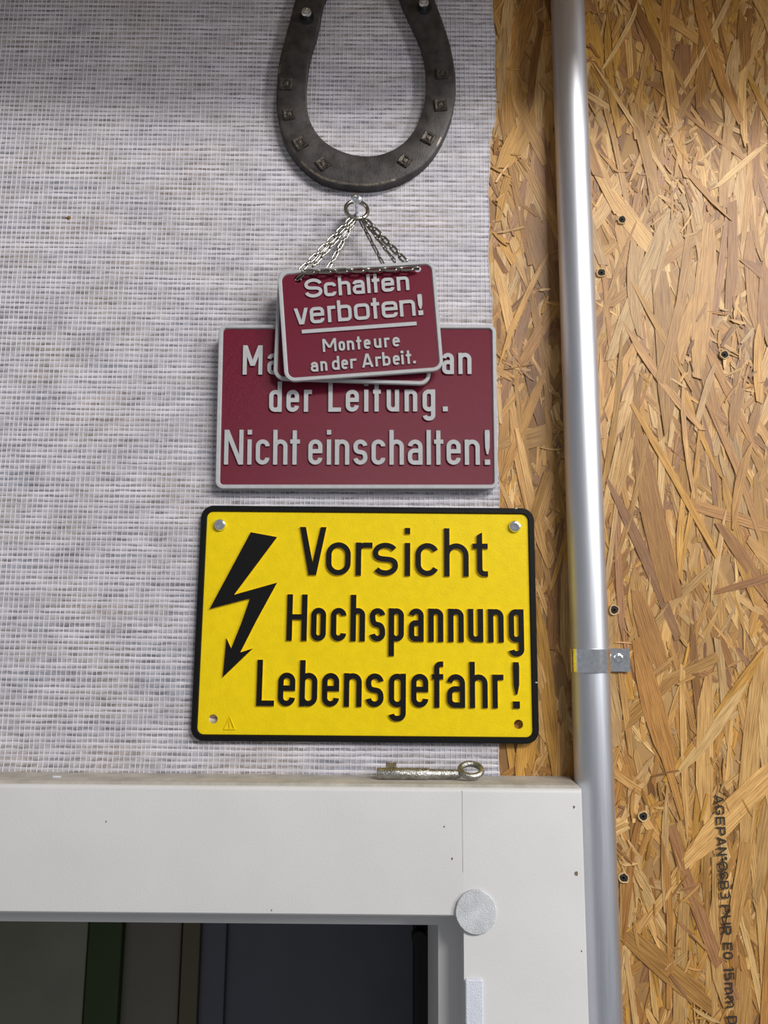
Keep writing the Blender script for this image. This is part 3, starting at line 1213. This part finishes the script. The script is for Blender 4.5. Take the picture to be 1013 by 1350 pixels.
mb = MB().loft([tri(1, -wf), tri(.92, -wf - .6), tri(.74, -wf - .6), tri(.66, -wf + .05)])
mb.box((tc_[0] - .35, -wf - .5, tc_[1] - 1.0), (tc_[0] + .35, -wf, tc_[1] + 2))
mb.box((tc_[0] - .35, -wf - .5, tc_[1] - 2.2), (tc_[0] + .35, -wf, tc_[1] - 1.5))
mb.build('warning_triangle', M_yellow, yellow)
for px, py, t_ in ((290, 692, 'left'), (679, 694, 'right')):
    X, Z = wall(px, py, Y_BACK + wf + 1)
    screw('screw', X, Z, Y_BACK + wf, 4.0, 3.5, 'silver screw in the upper %s corner of the yellow sign' % t_)
for px, py, r in ((681, 670, 1.2), (708, 900, .9)):
    u, v = on_plane(MY, px, py, Y_TH)
    mb = MB().loft([[(u + r * random.uniform(.4, 1.3) * math.cos(a * .9), -Y_TH - .05, v + .7 * r * random.uniform(.4, 1.2) * math.sin(a * .9)) for a in range(7)]], cap1=True)
    mb.build('paint_chip', M_greypl, yellow, fix=False)


def sign_from_corners(name, corners, d_mid, tilt, rot, thick, rim, R, rim_h, m_rim, m_field, hole_px=(), hole_r=1.8):
    """corner pixels of the front face (TL, TR, BR, BL); front centre stands d_mid from the wall"""
    cx, cy = sum(p[0] for p in corners) / 4, sum(p[1] for p in corners) / 4
    X, Z = wall(cx, cy, d_mid)
    Rm = Matrix.Rotation(rot, 4, 'Y').to_4x4()
    e = bpy.data.objects.new('tmp', None)
    e.rotation_euler = (tilt, rot, 0)
    Rm = e.rotation_euler.to_matrix().to_4x4()
    bpy.data.objects.remove(e)
    front = Vector((X * S, -d_mid * S, Z0 + Z * S))
    base = front - Rm.to_3x3() @ Vector((0, -thick * S, 0))
    M = Matrix.Translation(base) @ Rm
    q = [on_plane(M, *p, thick) for p in corners]
    cu, cv = sum(a for a, b in q) / 4, sum(b for a, b in q) / 4
    w = ((q[1][0] - q[0][0]) + (q[2][0] - q[3][0])) / 2
    h = ((q[0][1] - q[3][1]) + (q[1][1] - q[2][1])) / 2
    base = M @ Vector((cu * S, 0, cv * S))
    M = Matrix.Translation(base) @ Rm
    holes = [on_plane(M, *p, thick - rim_h) for p in hole_px]
    o = make_sign(name, base, w, h, tilt, rot, thick, rim, R, rim_h, m_rim, m_field, holes, hole_r)
    return o, M, w, h


# a top that leans towards the room is a positive turn about x
RED_TH, RED_RIM = 4.6, 1.2
red, MR, rw, rh = sign_from_corners('red_sign', [(286.5, 427.5), (653, 428), (658.5, 645), (286, 643.5)], 13.0, math.radians(3.5), math.radians(-.5), RED_TH, 2.5, 5.0, RED_RIM, M_greypl, M_red)
tag(red, 'large crimson sign with grey rim hanging above the yellow sign', 'sign')
RM = [M_greypl, M_red]
wr = RED_TH - RED_RIM
text_row(red, MR, wr, [('M', 320, 346), ('a', 352.5, 368.5), ('a', 583.3, 598.9), ('n', 604.8, 622)], ((320, 493.8), (622, 493)), 39.5, 28.5, 5.3, 1.2, RM)
text_row(red, MR, wr, [('d', 354.8, 371.4), ('e', 377.6, 394.3), ('r', 400.7, 411.2), ('L', 433, 449.7), ('e', 456, 473.3), ('i', 480.3, 486), ('t', 492, 502.3), ('u', 510, 526.5), ('n', 533.7, 550.3),
                       ('g', 557.5, 574.2), ('.', 584.2, 590.6)], ((354, 543), (591, 542.2)), 41, 29.6, 5.6, 1.2, RM)
text_row(red, MR, wr, [('N', 295.3, 320.6), ('i', 325.9, 331.7), ('c', 337.1, 355.3), ('h', 360, 379.1), ('t', 382.5, 395.3), ('e', 406.5, 425.1), ('i', 430.9, 436.5), ('n', 441.6, 460.7), ('s', 466, 484.6),
                       ('c', 490, 508.3), ('h', 513.7, 532.8), ('a', 538, 557.4), ('l', 562.8, 568.4), ('t', 572.8, 585), ('e', 589.2, 607.8), ('n', 613.2, 633), ('!', 639.6, 646.8)],
         ((295, 612.4), (646, 612.7)), 46.5, 33.6, 5.6, 1.2, RM)
# two stand-off blocks behind the sign
for u in (-rw * .3, rw * .3):
    mb = MB().loft([[(u + 7 * math.cos(a * .524), y_, 8 * math.sin(a * .524) - 10) for a in range(12)] for y_ in (0, 5.3)], cap0=True, cap1=True)
    mb.build('stand_off', M_dark, red)

SM_TH, SM_RIM = 3.0, .9
rear, MRear, _, _ = sign_from_corners('small_sign', [(367, 356), (573, 358), (566.5, 507), (360, 501)], 21.5, math.radians(4), math.radians(1.6), SM_TH, 2.3, 7.0, SM_RIM, M_greypl, M_red,
                                      [(398, 366), (546, 366)])
tag(rear, 'small crimson sign half hidden behind the front small sign', 'sign', 'small crimson signs on chains')
front, MF, _, _ = sign_from_corners('small_sign', [(364.5, 358), (574.5, 342), (584, 488.5), (376.5, 503.5)], 27.0, math.radians(5), math.radians(-4.9), SM_TH, 2.3, 7.0, SM_RIM, M_greypl, M_red,
                                    [(393, 368), (551, 354)], 2.4)
tag(front, 'small crimson sign in front reading Schalten verboten with a grey underline', 'sign', 'small crimson signs on chains')
wsn = SM_TH - SM_RIM


def crop(x, y, ox, oy, k=5.065):
    return (ox + x / k, oy + y / k)


def row(spec, ox):
    return [(c, ox + a / 5.065, ox + b / 5.065) for c, a, b in spec]


SMM = [M_greypl, M_red]
text_row(front, MF, wsn, row([('S', 115, 232), ('c', 243, 325), ('h', 340, 420), ('a', 435, 515), ('l', 532, 552), ('t', 565, 615), ('e', 628, 712), ('n', 730, 812)], 380),
         (crop(172, 213, 380, 350), crop(770, 166, 380, 350)), 25.5, 18.8, 4.3, .9, SMM, 'q')
text_row(front, MF, wsn, row([('v', 45, 138), ('e', 150, 245), ('r', 268, 322), ('b', 335, 428), ('o', 445, 548), ('t', 560, 615), ('e', 630, 735), ('n', 750, 853), ('!', 872, 906)], 380),
         (crop(90, 393, 380, 350), crop(800, 338, 380, 350)), 28.5, 22, 4.4, .9, SMM, 'q')
text_row(front, MF, wsn, row([('M', 183, 275), ('o', 289, 332), ('n', 345, 392), ('t', 408, 442), ('e', 458, 502), ('u', 526, 574), ('r', 594, 630), ('e', 650, 698)], 390),
         (crop(185, 198, 390, 425), crop(690, 160, 390, 425)), 17.6, 12.9, 3.0, .9, SMM)
text_row(front, MF, wsn, row([('a', 103, 153), ('n', 168, 213), ('d', 245, 295), ('e', 308, 352), ('r', 367, 410), ('A', 445, 520), ('r', 535, 575), ('b', 583, 635), ('e', 652, 698), ('i', 707, 725), ('t', 740, 776),
                              ('.', 786, 803)], 390), (crop(110, 330, 390, 425), crop(800, 273, 390, 425)), 18.4, 13.0, 3.0, .9, SMM)
u0, v0 = on_plane(MF, 398, 437, wsn + .9)
u1, v1 = on_plane(MF, 549.5, 426.5, wsn + .9)
vm = (v0 + v1) / 2
mb = MB().box((u0, -wsn - .9, vm - 1.2), (u1, -wsn, vm + 1.2))
mb.build('underline', M_greypl, front)

# ------------------------------------------------------------------ hanging screw, ring and chains
HX, HZ = wall(470, 261, 22)
hs = screw('hanging_screw', HX, HZ, 20.5, 3.6, 22, 'silver screw below the horseshoe carrying the key ring')
RX, RZ = wall(470.5, 277, 15)
rp = [(7.6 * math.cos(2 * math.pi * i / 32), 0, 7.6 * math.sin(2 * math.pi * i / 32)) for i in range(32)]
ringo = MB().tube(rp, 1.45, 10, closed=True).build('split_ring', M_chain, smooth=True)
ringo.location = (RX * S, -15 * S, Z0 + RZ * S)
ringo.rotation_euler = (math.radians(-12), 0, math.radians(8))
tag(ringo, 'shiny round metal ring hanging on the screw below the horseshoe', 'ring')


def link_mesh(length, width, r):
    hl, hw = length / 2 - width / 2, width / 2 - r
    pts = [(hw * math.cos(math.radians(a)), 0, hl + hw * math.sin(math.radians(a))) for a in range(0, 181, 30)] + \
          [(hw * math.cos(math.radians(a)), 0, -hl + hw * math.sin(math.radians(a))) for a in range(180, 361, 30)]
    mb = MB().tube(pts, r, 7, closed=True)
    me = bpy.data.meshes.new('link')
    me.from_pydata([(a * S, b * S, c * S) for a, b, c in mb.v], [], mb.f)
    me.polygons.foreach_set('use_smooth', [True] * len(mb.f))
    me.materials.append(M_chain)
    me.update()
    return me


LONG, SHORT = link_mesh(9.4, 4.2, .78), link_mesh(5.8, 3.4, .72)
LONG2, SHORT2 = link_mesh(9.0, 3.4, .58), link_mesh(5.6, 2.8, .55)


def p3(px, py, d):
    X, Z = wall(px, py, d)
    return Vector((X, -d, Z))


def run_chain(root, path, meshes, face=0.0):
    """links along a polyline of millimetre points, alternating flat and on edge"""
    lens = [0]
    for a, b in zip(path, path[1:]):
        lens.append(lens[-1] + (b - a).length)
    total = lens[-1]
    pair = 10.3
    n = max(1, round(total / pair))
    st = total / (2 * n)
    org = root.location / S
    for i in range(2 * n):
        t = st * (i + .5)
        j = max(k for k in range(len(path) - 1) if lens[k] <= t + 1e-6)
        a, b = path[j], path[j + 1]
        d = (b - a).normalized()
        p = a + d * (t - lens[j])
        view = Vector((0, -1, 0))
        sx = d.cross(view).normalized()
        sy = d.cross(sx) * -1
        R3 = Matrix((sx, sy, d)).transposed()
        spin = face + (0 if i % 2 == 0 else math.pi / 2)
        q = R3.to_4x4() @ Matrix.Rotation(spin, 4, 'Z')
        o = bpy.data.objects.new('link', meshes[i % 2])
        link(o, root)
        o.matrix_local = Matrix.Translation((p - Vector((org.x, org.y, org.z - Z0 / S))) * S) @ q


ch1 = empty('chain', (RX * S, -16 * S, Z0 + (RZ - 8) * S))
tag(ch1, 'silver link chain threaded across the front of the foremost small sign', 'chain', 'chains from the ring')
fy = 29.4
run_chain(ch1, [p3(464, 288, 16), p3(399, 354, 27.5), p3(394, 366, 27.8)], (LONG, SHORT), .5)
run_chain(ch1, [p3(393.5, 367, 28.5), p3(402, 359.5, 31.5)], (LONG2, SHORT2), .2)
run_chain(ch1, [p3(401, 358.5, 32.2), p3(553, 353.5, 32.2)], (LONG, SHORT), .25)
run_chain(ch1, [p3(534, 344, 27.0), p3(479, 287, 16.5)], (LONG, SHORT), .5)
run_chain(ch1, [p3(466, 291, 17.5), p3(412, 352, 27.0)], (LONG2, SHORT2), .9)
run_chain(ch1, [p3(479, 290, 17.8), p3(522, 346, 26.0)], (LONG2, SHORT2), .9)
ch2 = empty('chain', (RX * S, -14 * S, Z0 + (RZ - 8) * S))
tag(ch2, 'thin silver inner chain dropping behind to the hidden rear small sign', 'chain', 'chains from the ring')
run_chain(ch2, [p3(467, 292, 14), p3(435, 350, 19.5), p3(428, 362, 20.5)], (LONG2, SHORT2), .6)
run_chain(ch2, [p3(476, 292, 14), p3(504, 346, 19.5), p3(510, 358, 20.5)], (LONG2, SHORT2), .6)

# ------------------------------------------------------------------ horseshoe
SD = 9.5
out_px = [(399, -40), (392.5, -14), (388.9, 0), (378.5, 38.5), (368, 80), (364, 124), (365.5, 150), (372.6, 180.6), (389, 208), (414, 231), (437.7, 241), (473, 246), (506, 243.5), (541, 230), (571, 204), (591.7, 166),
          (600, 133), (601, 100.7), (594.7, 62), (586, 32.6), (574, 0), (567, -16), (556, -38)]
in_px = [(436, -38), (432, -14), (426, 0), (418.5, 38.5), (409.5, 68), (404.5, 98), (403.7, 130), (409.6, 160), (426, 183.6), (449.6, 198), (476, 204.5), (503, 202.5), (529.5, 189.5), (549, 166), (560.6, 130), (562, 92),
         (556, 59), (544, 29.6), (530, 0), (526, -14), (522, -36)]
NS = 64
oc = resample(catmull([wall(*p, SD) for p in out_px], 6), NS)
ic = resample(catmull([wall(*p, SD) for p in in_px], 6), NS)
shoe = empty('horseshoe', (wall(480, 256, 1)[0] * S, -2.2 * S, Z0 + wall(480, 256, 1)[1] * S))
tag(shoe, 'dark forged iron horseshoe with square nail heads above the signs', 'horseshoe')
so = shoe.location / S
soz = (shoe.location.z - Z0) / S


def lerp(a, b, t):
    return (a[0] + (b[0] - a[0]) * t, a[1] + (b[1] - a[1]) * t)


loops = []
T_ = SD - 2.2
for i, (a, b) in enumerate(zip(oc, ic)):
    sec = [(lerp(a, b, 0.0), 0), (lerp(a, b, 0.0), T_ - 1.2), (lerp(a, b, .03), T_ - .4), (lerp(a, b, .09), T_), (lerp(a, b, .5), T_ + .1), (lerp(a, b, .92), T_), (lerp(a, b, .985), T_ - .6), (lerp(a, b, 1.0), T_ - 1.8), (lerp(a, b, 1.0), 0)]
    loops.append([(p[0] - so.x, -y + random.uniform(-.06, .06), p[1] - soz) for p, y in sec])
sm = MB().loft(loops, cap0=True, cap1=True)
worn_lit = {2: 0, 6: 0, 7: 0}  # worn edges, with the light they catch also painted into the lighter colour
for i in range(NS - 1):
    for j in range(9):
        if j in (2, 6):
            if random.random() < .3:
                worn_lit[j] = int(random.random() < (.5 if 4 < i < 34 else .25))
            sm.m[i * 9 + j] = worn_lit[j]
shoe_body = sm.build('shoe', [M_iron, M_worn_lit], shoe, smooth=True)
for px, py, rot in ((377, 110, 4), (381, 150, -8), (396, 188, -30), (426, 215, -38), (583, 96, -3), (581, 138, -6), (565, 181, 28), (534, 211, 34)):
    X, Z = wall(px, py, SD + 1)
    k = random.uniform(1.0, 1.15)

    def sq_(h, y, j=.15):
        return [((h * a + random.uniform(-j, j)) * k, -y, (h * b + random.uniform(-j, j)) * k) for a, b in ((-1, -1), (0, -1.05), (1, -1), (1.05, 0), (1, 1), (0, 1.05), (-1, 1), (-1.05, 0))]
    mb = MB().loft([sq_(4.1, -.3), sq_(3.9, .7), sq_(3.2, 1.7), sq_(2.3, 1.5), sq_(1.6, .9), sq_(.8, 1.6)], cap1=True)
    o = mb.build('nail', M_iron2, shoe)
    o.location = ((X - so.x) * S, -T_ * S, (Z - soz) * S)
    o.rotation_euler = (0, math.radians(rot), 0)
for px, py, lab in ((404, 15, 'left'), (559, 2, 'right')):
    X, Z = wall(px, py, SD + 6)
    screw('screw', X, Z, SD + 4.4, 3.7, 14, 'silver screw through the %s branch of the horseshoe' % lab)
    hx, hz = wall(px + .5, py + 8, SD)  # solid black disc below the head: shade round the shaft painted as colour
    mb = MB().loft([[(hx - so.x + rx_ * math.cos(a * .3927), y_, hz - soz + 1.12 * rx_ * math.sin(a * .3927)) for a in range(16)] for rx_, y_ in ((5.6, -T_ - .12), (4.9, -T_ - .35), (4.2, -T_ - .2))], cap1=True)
    mb.build('hole_shade_disc', M_jetbl, shoe, smooth=True)

# ------------------------------------------------------------------ key on the ledge
KD = 17.0
kz = FR_TOP + .2
ka, kb = wall(497, 1019, KD)[0], wall(604, 1019, KD)[0]
kc = wall(621, 1018, KD)[0]
key = empty('old_key', ((ka + kb) / 2 * S, -KD * S, Z0 + kz * S))
tag(key, 'old steel key with round bow lying on the ledge of the white frame', 'key')
kx = (ka + kb) / 2
kr = 3.4
n = 16


def kring(x_, r_):
    return [(x_ - kx, r_ * math.cos(2 * math.pi * i / n), kr + r_ * math.sin(2 * math.pi * i / n)) for i in range(n)]


MB().loft([kring(ka + 5, 1.7), kring(ka, 1.8), kring(ka, kr - .3), kring(ka + .5, kr), kring(kb - 18, kr), kring(kb - 17, kr * .86), kring(kb - 1, kr * .8), kring(kb + 1.5, kr * .6)], cap0=True, cap1=True).build('shaft', M_key, key, smooth=True)
tl = math.radians(28)
br = (wall(638.5, 1018, KD)[0] - wall(603, 1018, KD)[0]) / 2 - 1.7
bc = Vector((kc - kx, 0, kr + 2.4))
pts = [(bc.x + br * math.cos(a), br * .92 * math.sin(a) * math.cos(tl), bc.z + br * .92 * math.sin(a) * math.sin(tl)) for a in [2 * math.pi * i / 32 for i in range(32)]]
MB().tube(pts, 1.85, 10, closed=True).build('bow', M_key, key, smooth=True)
b0, b1 = wall(509, 1008, KD)[0] - kx, wall(523, 1008, KD)[0] - kx
mb = MB()
for xx0, xx1, ln in ((b0, b0 + 2.2, 8.0), (b0 + 2.2, b1 - 2.0, 7.4), (b1 - 2.0, b1, 8.0)):
    lp = []
    for u, hh in ((2.5, -.9), (ln, -.9), (ln, .9), (2.5, .9)):
        lp.append((u * math.cos(tl * 1.4) - hh * math.sin(tl * 1.4), kr + u * math.sin(tl * 1.4) + hh * math.cos(tl * 1.4)))
    mb.loft([[(x_, y_, z_) for y_, z_ in lp] for x_ in (xx0, xx1)], cap0=True, cap1=True)
mb.build('bit', M_key, key)

# ------------------------------------------------------------------ felt pads on the frame
X, Z = wall(628, 1203, FR_D + 2)
disc = MB()
n = 36
rr0 = 11.6
rad = [rr0 * (1 + random.uniform(-.012, .012)) for _ in range(n)]


def dring(k, y):
    return [(rad[i] * k * math.cos(2 * math.pi * i / n), y, rad[i] * 1.02 * k * math.sin(2 * math.pi * i / n)) for i in range(n)]


disc.loft([dring(.99, 0), dring(1, -1.6), dring(.97, -2.1), dring(.6, -2.15), dring(.25, -2.2)], cap0=True, cap1=True)
fd = disc.build('felt_pad', M_felt, smooth=True)
fd.location = (X * S, -(FR_D + .05) * S, Z0 + Z * S)
tag(fd, 'round grey-white felt pad stuck on the corner of the white frame', 'felt pad')
xa, xb = wall(614, 1300, FR_D + 2)[0], wall(637, 1300, FR_D + 2)[0]
zt = wall(625, 1292, FR_D + 2)[1]
mb = MB()
lp = rrect(xa, zt - 190, xb, zt, .8, 3)
lpi = rrect(xa + .5, zt - 189.5, xb - .5, zt - .5, .6, 3)
mb.loft([[(a, 0, b) for a, b in lp], [(a, -1.5, b) for a, b in lp], [(a, -1.9, b) for a, b in lpi]], cap0=True, cap1=True)
fs = mb.build('felt_strip', M_felt2)
fs.location = (0, -(FR_D + .05) * S, Z0)
tag(fs, 'white felt strip stuck on the stile below the round pad', 'felt pad')

# ------------------------------------------------------------------ added board, unseen above the picture, to shade the top of the wall
mb = MB()
mb.box((XL, -215, 392), (XR, 0, 412))
shade_board = mb.build('added_shade_board_1', mat('shade_board_wood', (190, 160, 118), .6, var=.1, vscale=40))
shade_board.location = root_z
structure(shade_board, 'added unseen board above the horseshoe, shading the top of the wall')
